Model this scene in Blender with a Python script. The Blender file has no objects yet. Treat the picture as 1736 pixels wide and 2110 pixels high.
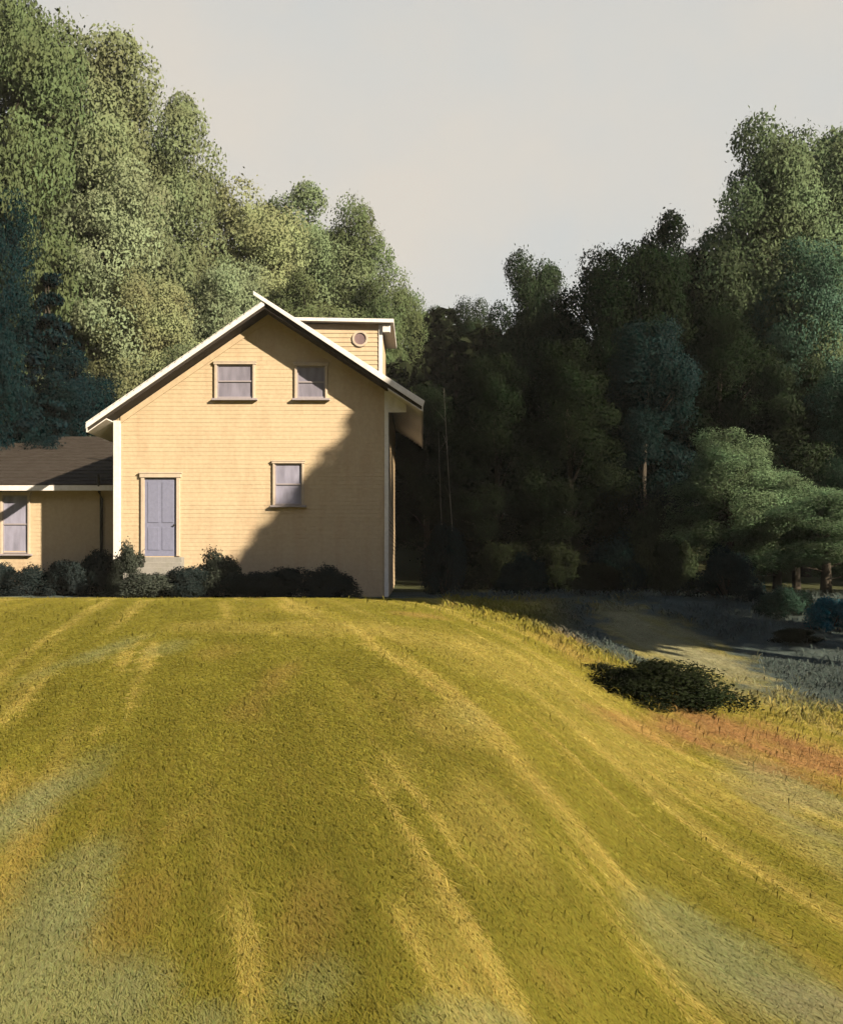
import bpy, math, random
import numpy as np
from mathutils import Vector

C = bpy.context.scene.collection
SC = bpy.context.scene

# ------------------------------------------------------------------ camera
CAM_Z = 1.65
F = 2205.0            # focal length in units of a 1736-wide picture
HOR = 1160.0          # eye level in the same units
cam = bpy.data.cameras.new('camera')
cam_o = bpy.data.objects.new('camera', cam)
C.objects.link(cam_o)
cam_o.location = (0, 0, CAM_Z)
cam_o.rotation_euler = (math.radians(90), 0, 0)
cam.sensor_fit = 'VERTICAL'
cam.sensor_height = 24.0
cam.lens = 24.0 * F / 2110.0
cam.shift_y = (HOR - 1055.0) / 2110.0      # eye level sits below the middle: a shift lens, verticals stay upright
cam.clip_start = 0.1
cam.clip_end = 4000
SC.camera = cam_o

# ------------------------------------------------------------------ sun and sky
S = Vector((1.28, -1.0, 0.87)).normalized()      # towards the sun
ELEV = math.asin(S.z)
ROT = math.atan2(S.x, S.y)
sun = bpy.data.lights.new('sun', 'SUN')
sun.energy = 5.0
sun.angle = math.radians(0.6)
sun.color = (1.0, 0.84, 0.60)
sun_o = bpy.data.objects.new('sun', sun)
C.objects.link(sun_o)
sun_o.rotation_euler = (-S).to_track_quat('-Z', 'Y').to_euler()
sun_o.location = (40, -30, 30)

W = bpy.data.worlds.new('World')
SC.world = W
W.use_nodes = True
nt = W.node_tree
nt.nodes.clear()
out = nt.nodes.new('ShaderNodeOutputWorld')
bg = nt.nodes.new('ShaderNodeBackground')
sky = nt.nodes.new('ShaderNodeTexSky')
sky.sky_type = 'NISHITA'
sky.sun_disc = False
sky.sun_elevation = ELEV
sky.sun_rotation = ROT
sky.air_density = 1.0
sky.dust_density = 2.0
geo = nt.nodes.new('ShaderNodeTexCoord')
sep = nt.nodes.new('ShaderNodeSeparateXYZ')
nt.links.new(geo.outputs['Generated'], sep.inputs[0])
# thin warm overcast: thick towards the horizon, thinner overhead
ramp = nt.nodes.new('ShaderNodeMapRange')
ramp.inputs['From Min'].default_value = 0.42
ramp.inputs['From Max'].default_value = 0.88
ramp.inputs['To Min'].default_value = 0.94
ramp.inputs['To Max'].default_value = 0.12
ramp.interpolation_type = 'SMOOTHSTEP'
nt.links.new(sep.outputs['Z'], ramp.inputs['Value'])
nz = nt.nodes.new('ShaderNodeTexNoise')
nz.inputs['Scale'].default_value = 4.0
nz.inputs['Detail'].default_value = 4.0
nz.inputs['Roughness'].default_value = 0.5
nt.links.new(geo.outputs['Generated'], nz.inputs['Vector'])
cr = nt.nodes.new('ShaderNodeValToRGB')
cr.color_ramp.elements[0].position = 0.34
cr.color_ramp.elements[0].color = (3.75, 3.92, 3.88, 1)
cr.color_ramp.elements[1].position = 0.66
cr.color_ramp.elements[1].color = (4.50, 4.15, 3.62, 1)
nt.links.new(nz.outputs['Fac'], cr.inputs['Fac'])
mix = nt.nodes.new('ShaderNodeMix')
mix.data_type = 'RGBA'
nt.links.new(ramp.outputs['Result'], mix.inputs['Factor'])
nt.links.new(sky.outputs['Color'], mix.inputs['A'])
nt.links.new(cr.outputs['Color'], mix.inputs['B'])
nt.links.new(mix.outputs['Result'], bg.inputs['Color'])
bg.inputs['Strength'].default_value = 0.05
nt.links.new(bg.outputs[0], out.inputs['Surface'])

SC.view_settings.view_transform = 'Standard'
SC.view_settings.look = 'None'
SC.view_settings.exposure = 1.7
SC.view_settings.gamma = 1.0
SC.view_settings.use_curve_mapping = False
SC.render.engine = 'CYCLES'
SC.cycles.max_bounces = 6
SC.cycles.diffuse_bounces = 3
SC.cycles.glossy_bounces = 2
SC.cycles.transmission_bounces = 3
SC.cycles.use_denoising = True
SC.cycles.use_adaptive_sampling = True
SC.cycles.adaptive_threshold = 0.02


# ------------------------------------------------------------------ helpers
def sstep(t):
    t = np.clip(t, 0, 1)
    return t * t * (3 - 2 * t)


class Noise2:
    def __init__(self, seed):
        self.t = np.random.RandomState(seed).rand(256, 256)

    def __call__(self, x, y):
        xi = np.floor(x).astype(int)
        yi = np.floor(y).astype(int)
        fx = x - xi
        fy = y - yi
        fx = fx * fx * (3 - 2 * fx)
        fy = fy * fy * (3 - 2 * fy)
        t = self.t
        a = t[xi % 256, yi % 256]
        b = t[(xi + 1) % 256, yi % 256]
        c = t[xi % 256, (yi + 1) % 256]
        d = t[(xi + 1) % 256, (yi + 1) % 256]
        return (a * (1 - fx) + b * fx) * (1 - fy) + (c * (1 - fx) + d * fx) * fy


N1, N2, N3, N4 = Noise2(3), Noise2(11), Noise2(23), Noise2(37)


def fbm(n, x, y, o=4):
    v = 0
    a = 0.5
    for k in range(o):
        v = v + a * n(x * 2 ** k + 17 * k, y * 2 ** k + 5 * k)
        a *= 0.5
    return v / (1 - 0.5 ** o)


# ---- terrain: a knoll in front, its crest falling away to the right, a swale behind the crest, a wooded hill on the left
_u = (np.array([-3000, 850, 1000, 1160, 1250, 1350, 1450, 1600, 1736, 2300, 5000]) - 868) / F
_py = np.array([1240, 1240, 1268, 1325, 1400, 1448, 1470, 1500, 1540, 1640, 1640], float)
_d = np.array([23, 23, 21.5, 19, 17, 15.5, 14.5, 13.5, 12.5, 11, 11], float)
_zc = CAM_Z - (_py - HOR) / F * _d
_dip = np.array([0, 0, .12, .3, .45, .55, .6, .65, .7, .7, .7])

_uu = np.linspace(-1.4, 1.4, 1401)
_k = np.exp(-.5 * (np.arange(-90, 91) / 30.0) ** 2)
_k /= _k.sum()


def _soft(v):
    a = np.interp(_uu, _u, v)
    return np.convolve(np.pad(a, 90, mode='edge'), _k, 'valid')


_d, _zc, _dip = _soft(_d), _soft(_zc), _soft(_dip)
_u = _uu


def ground(x, y):
    x = np.asarray(x, float)
    y = np.asarray(y, float)
    ys = np.maximum(y, 1.0)
    u = np.clip(x / ys, -1.2, 1.2)
    d = np.interp(u, _u, _d)
    zc = np.interp(u, _u, _zc)
    dp = np.interp(u, _u, _dip)
    q = np.clip(y / d, 0, 1)
    near = zc * (2 * q - q * q)
    r = np.clip((y - d) / (35.0 - d), 0, 1)
    far = zc + (0.55 - zc) * sstep(r) - dp * np.sin(np.pi * r)
    z = np.where(y < d, near, far)
    hill = 5.5 * sstep((4.0 - x) / 22.0) + 4.5
    z = z + sstep((y - 39.0) / 38.0) * hill
    z = z + 0.05 * (fbm(N3, x * 0.45 + 40, y * 0.45 + 40, 3) - 0.5)
    z = z + 0.035 * (fbm(N2, (x + .24 * np.clip(y, -5, 40)) * 1.9 + 50, y * .12, 2) - .5)
    return z


def gz(x, y):
    return float(ground(np.array([x]), np.array([y]))[0])


def at(px, py):
    """the point of the ground that lies on a line of sight"""
    v = (py - HOR) / F
    y = 1.6 / v
    for _ in range(30):
        y = 0.5 * y + 0.5 * (CAM_Z - gz((px - 868) / F * y, y)) / v
    return (px - 868) / F * y, y


# ---- colours of the field (linear albedo)
GOLD = np.array([.224, .198, .038])
OLIVE = np.array([.188, .172, .031])
STRAW = np.array([.310, .255, .072])
OCHRE = np.array([.270, .192, .060])
SAGE = np.array([.225, .240, .118])
RUST = np.array([.285, .155, .075])
SHADE_GREY = np.array([.062, .080, .078])
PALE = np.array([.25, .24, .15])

PATCH = []


def patch(col, px, py, rx, ry, amt, seed):
    x, y = at(px, py)
    PATCH.append((col, x, y, rx / F * y, ry * y * y / (1.6 * F), amt, seed))


for k, (c, px, py, rx, ry, a) in enumerate([
        (SAGE, 10, 1700, 75, 190, .95), (SAGE, 60, 1960, 130, 150, .85), (SAGE, 210, 2040, 200, 110, .85), (SAGE, 150, 1800, 110, 100, .7),
        (SAGE, 420, 2090, 130, 55, .7), (SAGE, 215, 1340, 40, 45, .6), (SAGE, 360, 1330, 45, 22, .4),
        (SAGE, 1420, 1930, 120, 75, .75), (SAGE, 1560, 2000, 110, 70, .7), (SAGE, 1000, 2095, 120, 40, .6), (SAGE, 860, 2095, 70, 50, .5),
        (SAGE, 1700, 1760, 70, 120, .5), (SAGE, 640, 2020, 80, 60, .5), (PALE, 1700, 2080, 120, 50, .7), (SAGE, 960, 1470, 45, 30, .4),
        (OCHRE, 560, 1400, 40, 55, .6), (OCHRE, 450, 1345, 60, 20, .4), (OCHRE, 620, 1890, 70, 120, .45), (OCHRE, 280, 1860, 60, 80, .35),
        (STRAW, 1000, 1680, 90, 100, .6), (STRAW, 700, 1290, 160, 20, .6), (STRAW, 480, 1290, 120, 16, .5), (STRAW, 940, 1475, 70, 40, .6), (STRAW, 800, 1600, 60, 60, .5),
        (STRAW, 370, 1690, 30, 60, .4), (STRAW, 1300, 1560, 160, 50, .6), (STRAW, 1050, 1370, 150, 45, .6), (STRAW, 880, 1310, 140, 20, .5), (OCHRE, 870, 1268, 60, 9, .8),
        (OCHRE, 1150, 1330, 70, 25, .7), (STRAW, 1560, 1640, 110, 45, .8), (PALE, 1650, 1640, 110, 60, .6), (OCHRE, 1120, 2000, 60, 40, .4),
        (RUST, 1500, 1508, 120, 30, .95), (RUST, 1330, 1500, 90, 22, .6), (RUST, 1680, 1570, 140, 38, .95), (RUST, 1180, 1322, 50, 10, .7),
        (PALE, 1370, 1325, 120, 42, .95), (RUST, 560, 1236, 60, 5, .5)]):  # far PALE patch: sun flecks in the swale painted into the ground colour
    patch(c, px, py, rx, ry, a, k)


def rows(x, y):
    """the mown row a point lies in: the rows run obliquely down the knoll"""
    y = np.clip(y, -5, 40)
    return x + .24 * y - .0012 * y * y


def field_colour(x, y):
    s = rows(x, y)
    wob = .30 * (fbm(N4, x * .25, y * .25, 2) - .5)
    n0 = fbm(N1, (s + wob) * .55 + 50, y * 0.05, 3)
    n1 = fbm(N2, (s + .8 * wob) * 2.9 + 50, y * 0.10 + 9, 3)
    n2 = fbm(N3, s * 11 + 50, y * 0.34 + 3, 3)
    n3 = fbm(N1, x * 3.1 + 60, y * 1.7 + 31, 3)
    n4 = fbm(N4, x * 0.35 + 7, y * 0.25, 3)
    m = lambda t: t[..., None]
    c = GOLD + (OLIVE - GOLD) * m(sstep((n0 - .42) / .2))
    c = c + (STRAW - c) * m(.55 * sstep((n1 - .52) / .16))
    c = c + (OLIVE * .82 - c) * m(.8 * sstep((.45 - n1) / .13) * sstep((n2 - .30) / .25))
    c = c + (STRAW * 1.05 - c) * m(.9 * sstep((n2 - .62) / .08) * sstep((n1 - .40) / .1))
    c = c + (OCHRE - c) * m(.22 * sstep((n4 - .56) / .2) * sstep((n2 - .42) / .2))
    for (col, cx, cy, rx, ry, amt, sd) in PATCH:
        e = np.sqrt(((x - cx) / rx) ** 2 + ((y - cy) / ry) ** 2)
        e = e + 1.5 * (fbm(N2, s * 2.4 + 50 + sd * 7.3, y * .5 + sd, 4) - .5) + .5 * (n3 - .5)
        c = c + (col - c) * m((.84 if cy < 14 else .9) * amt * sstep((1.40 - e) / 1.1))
    # beyond the crest: meadow floor with the swale's shade put into its blue-grey colour
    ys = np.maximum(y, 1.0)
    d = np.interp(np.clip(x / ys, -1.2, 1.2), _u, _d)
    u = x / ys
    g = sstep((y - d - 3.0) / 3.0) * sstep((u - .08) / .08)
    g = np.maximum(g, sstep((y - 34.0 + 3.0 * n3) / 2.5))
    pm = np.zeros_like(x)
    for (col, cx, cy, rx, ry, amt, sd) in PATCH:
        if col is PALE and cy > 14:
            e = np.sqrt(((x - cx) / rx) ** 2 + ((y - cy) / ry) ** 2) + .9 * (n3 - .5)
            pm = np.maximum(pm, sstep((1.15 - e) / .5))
    c = c + (SHADE_GREY * (.7 + .6 * m(n3)) - c) * m(g * (1 - .85 * pm))
    c = c * m(.86 + .28 * n2) * m(.9 + .2 * n3)
    return np.clip(c, .004, .8)


# ---- mesh building
def link_mesh(name, me, mat=None, parent=None):
    o = bpy.data.objects.new(name, me)
    C.objects.link(o)
    if mat is not None:
        me.materials.append(mat)
    if parent is not None:
        o.parent = parent
    return o


def np_mesh(name, V, Fc, smooth=False):
    """V (n,3) and Fc (m,k) as arrays, k = 3 or 4"""
    me = bpy.data.meshes.new(name)
    V = np.asarray(V, np.float32)
    Fc = np.asarray(Fc, np.int32)
    me.vertices.add(len(V))
    me.vertices.foreach_set('co', V.ravel())
    k = Fc.shape[1]
    me.loops.add(Fc.size)
    me.loops.foreach_set('vertex_index', Fc.ravel())
    me.polygons.add(len(Fc))
    me.polygons.foreach_set('loop_start', np.arange(0, Fc.size, k, dtype=np.int32))
    if smooth:
        me.polygons.foreach_set('use_smooth', np.ones(len(Fc), bool))
    me.update(calc_edges=True)
    return me


class MB:
    def __init__(self):
        self.v, self.f = [], []

    def face(self, *pts):
        n = len(self.v)
        self.v += [tuple(p) for p in pts]
        self.f.append(tuple(range(n, n + len(pts))))

    def box(self, x0, x1, y0, y1, z0, z1):
        n = len(self.v)
        self.v += [(x, y, z) for z in (z0, z1) for y in (y0, y1) for x in (x0, x1)]
        for f in ((0, 2, 3, 1), (4, 5, 7, 6), (0, 1, 5, 4), (2, 6, 7, 3), (0, 4, 6, 2), (1, 3, 7, 5)):
            self.f.append(tuple(n + i for i in f))

    def prism(self, pts, y0, y1):
        """a polygon in x,z run from y0 to y1"""
        n = len(self.v)
        k = len(pts)
        self.v += [(x, y0, z) for x, z in pts] + [(x, y1, z) for x, z in pts]
        self.f.append(tuple(n + i for i in range(k)))
        self.f.append(tuple(n + k + i for i in reversed(range(k))))
        for i in range(k):
            j = (i + 1) % k
            self.f.append((n + i, n + k + i, n + k + j, n + j))

    def prism_x(self, pts, x0, x1):
        """a polygon in y,z run from x0 to x1"""
        n = len(self.v)
        k = len(pts)
        self.v += [(x0, y, z) for y, z in pts] + [(x1, y, z) for y, z in pts]
        self.f.append(tuple(n + i for i in range(k)))
        self.f.append(tuple(n + k + i for i in reversed(range(k))))
        for i in range(k):
            j = (i + 1) % k
            self.f.append((n + i, n + k + i, n + k + j, n + j))

    def tube(self, pts, rads, n=8):
        base = len(self.v)
        P = [Vector(p) for p in pts]
        for i, p in enumerate(P):
            d = (P[min(i + 1, len(P) - 1)] - P[max(i - 1, 0)]).normalized()
            a = d.orthogonal().normalized() if abs(d.z) < .9 else Vector((1, 0, 0))
            b = d.cross(a).normalized()
            a = b.cross(d).normalized()
            for k in range(n):
                t = 2 * math.pi * k / n
                self.v.append(tuple(p + (a * math.cos(t) + b * math.sin(t)) * rads[i]))
        for i in range(len(P) - 1):
            for k in range(n):
                k2 = (k + 1) % n
                self.f.append((base + i * n + k, base + i * n + k2, base + (i + 1) * n + k2, base + (i + 1) * n + k))
        self.f.append(tuple(base + (len(P) - 1) * n + k for k in range(n)))

    def mesh(self, name, smooth=False):
        import bmesh
        me = bpy.data.meshes.new(name)
        me.from_pydata(self.v, [], self.f)
        bm = bmesh.new()
        bm.from_mesh(me)
        bmesh.ops.recalc_face_normals(bm, faces=bm.faces)
        bm.to_mesh(me)
        bm.free()
        if smooth:
            for p in me.polygons:
                p.use_smooth = True
        me.update()
        return me

    def build(self, name, mat, parent=None, smooth=False, bevel=0.0):
        o = link_mesh(name, self.mesh(name, smooth), mat, parent)
        if bevel:
            b = o.modifiers.new('bevel', 'BEVEL')
            b.width = bevel
            b.segments = 2
            b.limit_method = 'ANGLE'
        return o


def thing(name, label, cat, loc=(0, 0, 0), group=None):
    o = bpy.data.objects.new(name, None)
    C.objects.link(o)
    o.location = loc
    o.empty_display_size = .3
    o['label'] = label
    o['category'] = cat
    if group:
        o['group'] = group
    return o


# ------------------------------------------------------------------ materials
def new_mat(name):
    m = bpy.data.materials.new(name)
    m.use_nodes = True
    m.node_tree.nodes.clear()
    return m, m.node_tree.nodes, m.node_tree.links


def paint_mat(name, col, rough=.6, stain=(.5, .4, .3), stain_amt=.25, scale=1.2, streak=True, bump=.15):
    """weathered paint: blotches, vertical streaks of dirt, fine grain"""
    m, n, l = new_mat(name)
    o = n.new('ShaderNodeOutputMaterial')
    p = n.new('ShaderNodeBsdfPrincipled')
    p.inputs['Roughness'].default_value = rough
    p.inputs['Specular IOR Level'].default_value = .3
    l.new(p.outputs[0], o.inputs[0])
    tc = n.new('ShaderNodeTexCoord')
    mp = n.new('ShaderNodeMapping')
    mp.inputs['Scale'].default_value = (scale * 2.4, scale * 2.4, scale * (.45 if streak else 2.4))
    l.new(tc.outputs['Object'], mp.inputs['Vector'])
    a = n.new('ShaderNodeTexNoise')
    a.inputs['Scale'].default_value = 1.0
    a.inputs['Detail'].default_value = 7
    a.inputs['Roughness'].default_value = .65
    l.new(mp.outputs[0], a.inputs['Vector'])
    b = n.new('ShaderNodeTexNoise')
    b.inputs['Scale'].default_value = 9
    b.inputs['Detail'].default_value = 6
    b.inputs['Roughness'].default_value = .7
    l.new(tc.outputs['Object'], b.inputs['Vector'])
    r = n.new('ShaderNodeMapRange')
    r.inputs['From Min'].default_value = .46
    r.inputs['From Max'].default_value = .72
    r.inputs['To Max'].default_value = stain_amt
    l.new(a.outputs['Fac'], r.inputs['Value'])
    mx = n.new('ShaderNodeMix')
    mx.data_type = 'RGBA'
    mx.inputs['A'].default_value = (*col, 1)
    mx.inputs['B'].default_value = (*stain, 1)
    l.new(r.outputs[0], mx.inputs['Factor'])
    v = n.new('ShaderNodeHueSaturation')
    r2 = n.new('ShaderNodeMapRange')
    r2.inputs['From Min'].default_value = .3
    r2.inputs['From Max'].default_value = .7
    r2.inputs['To Min'].default_value = .88
    r2.inputs['To Max'].default_value = 1.08
    l.new(b.outputs['Fac'], r2.inputs['Value'])
    l.new(r2.outputs[0], v.inputs['Value'])
    l.new(mx.outputs['Result'], v.inputs['Color'])
    l.new(v.outputs[0], p.inputs['Base Color'])
    bp = n.new('ShaderNodeBump')
    bp.inputs['Strength'].default_value = bump
    bp.inputs['Distance'].default_value = .02
    l.new(b.outputs['Fac'], bp.inputs['Height'])
    l.new(bp.outputs[0], p.inputs['Normal'])
    return m


def leaf_mat(name, col, trans=.32, vvar=.35, hvar=.03, mid=(0, 0, 7.5), body=.68):
    m, n, l = new_mat(name)
    o = n.new('ShaderNodeOutputMaterial')
    gi = n.new('ShaderNodeNewGeometry')
    oi = n.new('ShaderNodeObjectInfo')
    tc = n.new('ShaderNodeTexCoord')
    nz = n.new('ShaderNodeTexNoise')
    nz.inputs['Scale'].default_value = .45
    nz.inputs['Detail'].default_value = 3
    l.new(tc.outputs['Object'], nz.inputs['Vector'])

    def rng(src, lo, hi, f0=0., f1=1.):
        r = n.new('ShaderNodeMapRange')
        r.inputs['From Min'].default_value = f0
        r.inputs['From Max'].default_value = f1
        r.inputs['To Min'].default_value = lo
        r.inputs['To Max'].default_value = hi
        l.new(src, r.inputs['Value'])
        return r.outputs[0]

    def math_(op, a, b):
        x = n.new('ShaderNodeMath')
        x.operation = op
        l.new(a, x.inputs[0])
        if isinstance(b, float):
            x.inputs[1].default_value = b
        else:
            l.new(b, x.inputs[1])
        return x.outputs[0]
    h = n.new('ShaderNodeHueSaturation')
    h.inputs['Color'].default_value = (*col, 1)
    val = math_('MULTIPLY', rng(gi.outputs['Random Per Island'], 1 - vvar, 1 + vvar), rng(nz.outputs['Fac'], .72, 1.28, .3, .7))
    l.new(val, h.inputs['Value'])
    hue = math_('ADD', rng(nz.outputs['Fac'], .5 - hvar, .5 + hvar, .3, .7), rng(oi.outputs['Random'], -hvar * .5, hvar * .5))
    l.new(hue, h.inputs['Hue'])
    d = n.new('ShaderNodeBsdfDiffuse')
    t = n.new('ShaderNodeBsdfTranslucent')
    mx = n.new('ShaderNodeMixShader')
    mx.inputs[0].default_value = trans
    if body:
        def vec(op, a, b):
            x = n.new('ShaderNodeVectorMath')
            x.operation = op
            for i, q in enumerate((a, b)):
                if q is None:
                    continue
                if isinstance(q, tuple):
                    x.inputs[i].default_value = q
                else:
                    l.new(q, x.inputs[i])
            return x.outputs[0]
        out_ = vec('MULTIPLY', vec('SUBTRACT', tc.outputs['Object'], mid), (1, 1, .45))
        vt = n.new('ShaderNodeVectorTransform')
        vt.vector_type = 'NORMAL'
        vt.convert_from = 'OBJECT'
        vt.convert_to = 'WORLD'
        l.new(out_, vt.inputs[0])
        side = vec('MULTIPLY', vec('NORMALIZE', vt.outputs[0], None), (body,) * 3)
        leaf = vec('MULTIPLY', gi.outputs['Normal'], (1 - body,) * 3)
        nn = vec('NORMALIZE', vec('ADD', side, leaf), None)
        l.new(nn, d.inputs['Normal'])
    l.new(h.outputs[0], d.inputs[0])
    l.new(h.outputs[0], t.inputs[0])
    l.new(d.outputs[0], mx.inputs[1])
    l.new(t.outputs[0], mx.inputs[2])
    l.new(mx.outputs[0], o.inputs[0])
    return m


def bark_mat(name, col):
    return paint_mat(name, col, rough=.9, stain=tuple(c * .4 for c in col), stain_amt=.9, scale=2.5, bump=.6)


def attr_mat(name, up):
    """colour from the 'tint' of the plants that grow there; up = how far the blades are lit like the sward"""
    m, n, l = new_mat(name)
    o = n.new('ShaderNodeOutputMaterial')
    a = n.new('ShaderNodeAttribute')
    a.attribute_name = 'tint'
    d = n.new('ShaderNodeBsdfDiffuse')
    gi = n.new('ShaderNodeNewGeometry')
    h = n.new('ShaderNodeHueSaturation')
    r = n.new('ShaderNodeMapRange')
    l.new(a.outputs['Color'], h.inputs['Color'])
    if up:
        l.new(gi.outputs['Random Per Island'], r.inputs['Value'])
        r.inputs['To Min'].default_value = .88
        r.inputs['To Max'].default_value = 1.13
        vm = n.new('ShaderNodeVectorMath')
        vm.operation = 'MULTIPLY_ADD'
        vm.inputs[1].default_value = (1 - up,) * 3
        vm.inputs[2].default_value = (0, 0, up)
        l.new(gi.outputs['Normal'], vm.inputs[0])
        nn = n.new('ShaderNodeVectorMath')
        nn.operation = 'NORMALIZE'
        l.new(vm.outputs[0], nn.inputs[0])
        l.new(nn.outputs[0], d.inputs['Normal'])
        t = n.new('ShaderNodeBsdfTranslucent')
        l.new(h.outputs[0], t.inputs[0])
        mx = n.new('ShaderNodeMixShader')
        mx.inputs[0].default_value = .3
        l.new(d.outputs[0], mx.inputs[1])
        l.new(t.outputs[0], mx.inputs[2])
        l.new(mx.outputs[0], o.inputs[0])
    else:
        nz = n.new('ShaderNodeTexNoise')
        tc = n.new('ShaderNodeTexCoord')
        nz.inputs['Scale'].default_value = 14
        nz.inputs['Detail'].default_value = 8
        nz.inputs['Roughness'].default_value = .7
        l.new(tc.outputs['Object'], nz.inputs['Vector'])
        l.new(nz.outputs['Fac'], r.inputs['Value'])
        r.inputs['From Min'].default_value = .3
        r.inputs['From Max'].default_value = .7
        r.inputs['To Min'].default_value = .7
        r.inputs['To Max'].default_value = 1.2
        bp = n.new('ShaderNodeBump')
        bp.inputs['Strength'].default_value = .35
        bp.inputs['Distance'].default_value = .03
        l.new(nz.outputs['Fac'], bp.inputs['Height'])
        l.new(bp.outputs[0], d.inputs['Normal'])
        l.new(d.outputs[0], o.inputs[0])
    l.new(r.outputs[0], h.inputs['Value'])
    l.new(h.outputs[0], d.inputs[0])
    return m


M = {}
M['siding'] = paint_mat('cream_siding', (.350, .280, .195), .6, (.26, .17, .11), .4, 1.0)
M['sheathing'] = paint_mat('wall_boards', (.32, .25, .17), .7, (.22, .15, .1), .4)
M['trim'] = paint_mat('white_trim', (.52, .51, .52), .5, (.32, .28, .27), .35, 2.0)
M['trim_cream'] = paint_mat('cream_trim', (.36, .30, .245), .55, (.2, .17, .17), .45, 2.0)
M['sash'] = paint_mat('grey_sash', (.22, .20, .225), .5, (.22, .2, .25), .4, 2.0)
M['door'] = paint_mat('blue_grey_door', (.135, .145, .225), .5, (.11, .12, .19), .5, 1.6)
M['roof'] = paint_mat('dark_shingle', (.020, .015, .012), .85, (.03, .025, .022), .8, 1.5, bump=.5)
M['metal'] = paint_mat('black_metal', (.02, .02, .022), .5, (.05, .04, .03), .4, 3.0)
M['stone'] = paint_mat('grey_stone', (.18, .175, .17), .85, (.13, .13, .11), .6, 1.5, bump=.5)
M['bark'] = bark_mat('brown_bark', (.030, .024, .018))
M['bark_pale'] = bark_mat('pale_bark', (.17,.155,.13))


def glass_mat(name, col):
    m, n, l = new_mat(name)
    o = n.new('ShaderNodeOutputMaterial')
    p = n.new('ShaderNodeBsdfPrincipled')
    p.inputs['Roughness'].default_value = .12
    p.inputs['Specular IOR Level'].default_value = .5
    tc = n.new('ShaderNodeTexCoord')
    nz = n.new('ShaderNodeTexNoise')
    mp = n.new('ShaderNodeMapping')
    mp.inputs['Scale'].default_value = (5, 5, 1.2)
    nz.inputs['Scale'].default_value = 1.0
    nz.inputs['Detail'].default_value = 4
    l.new(tc.outputs['Object'], mp.inputs['Vector'])
    l.new(mp.outputs[0], nz.inputs['Vector'])
    r = n.new('ShaderNodeMapRange')
    r.inputs['From Min'].default_value = .3
    r.inputs['From Max'].default_value = .7
    r.inputs['To Min'].default_value = .75
    r.inputs['To Max'].default_value = 1.2
    l.new(nz.outputs['Fac'], r.inputs['Value'])
    h = n.new('ShaderNodeHueSaturation')
    h.inputs['Color'].default_value = (*col, 1)
    l.new(r.outputs[0], h.inputs['Value'])
    l.new(h.outputs[0], p.inputs['Base Color'])
    l.new(p.outputs[0], o.inputs[0])
    return m


M['pane'] = glass_mat('pane_over_drawn_blind', (.155,.15,.20))
M['pane_pale'] = glass_mat('pane_over_pale_blind', (.19,.19,.265))
M['pane_mauve'] = glass_mat('mauve_round_pane', (.15,.11,.12))

# leaves
L = {}
LOW = (0, 0, .3)
L['sage'] = leaf_mat('sage_leaf', (.142, .176, .108), vvar=.10)
L['sage_warm'] = leaf_mat('warm_sage_leaf', (.146, .170, .092), vvar=.10)
L['olive'] = leaf_mat('olive_leaf', (.110, .136, .076), vvar=.12)
L['moss'] = leaf_mat('moss_leaf', (.075, .096, .048), vvar=.12)
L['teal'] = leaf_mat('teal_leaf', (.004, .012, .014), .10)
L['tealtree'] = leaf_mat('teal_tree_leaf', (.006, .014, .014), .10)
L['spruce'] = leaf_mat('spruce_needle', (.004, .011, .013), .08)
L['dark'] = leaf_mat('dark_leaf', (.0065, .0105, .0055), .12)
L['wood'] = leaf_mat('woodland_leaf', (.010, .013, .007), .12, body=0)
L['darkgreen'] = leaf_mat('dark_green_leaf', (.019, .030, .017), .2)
L['bluegreen'] = leaf_mat('blue_green_leaf', (.042, .078, .052), .25)
L['fresh'] = leaf_mat('fresh_leaf', (.070, .100, .056), .3)
L['meadow'] = leaf_mat('pale_green_leaf', (.075, .115, .065), .35)
L['bluish'] = leaf_mat('blue_leaf', (.012, .090, .140), .2, mid=LOW)
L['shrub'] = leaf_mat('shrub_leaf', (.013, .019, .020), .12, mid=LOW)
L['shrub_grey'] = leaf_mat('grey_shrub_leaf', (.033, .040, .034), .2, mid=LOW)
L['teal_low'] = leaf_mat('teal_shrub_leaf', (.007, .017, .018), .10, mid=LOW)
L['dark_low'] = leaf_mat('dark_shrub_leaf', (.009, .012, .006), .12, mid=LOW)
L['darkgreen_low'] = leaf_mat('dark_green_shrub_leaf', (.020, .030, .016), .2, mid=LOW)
L['bluegreen_low'] = leaf_mat('blue_green_shrub_leaf', (.022, .045, .036), .2, mid=LOW)

# ------------------------------------------------------------------ ground
def axis(segs):
    a = []
    for x0, x1, st in segs:
        a += list(np.arange(x0, x1 - 1e-6, st))
    a.append(segs[-1][1])
    return np.array(a)


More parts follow.
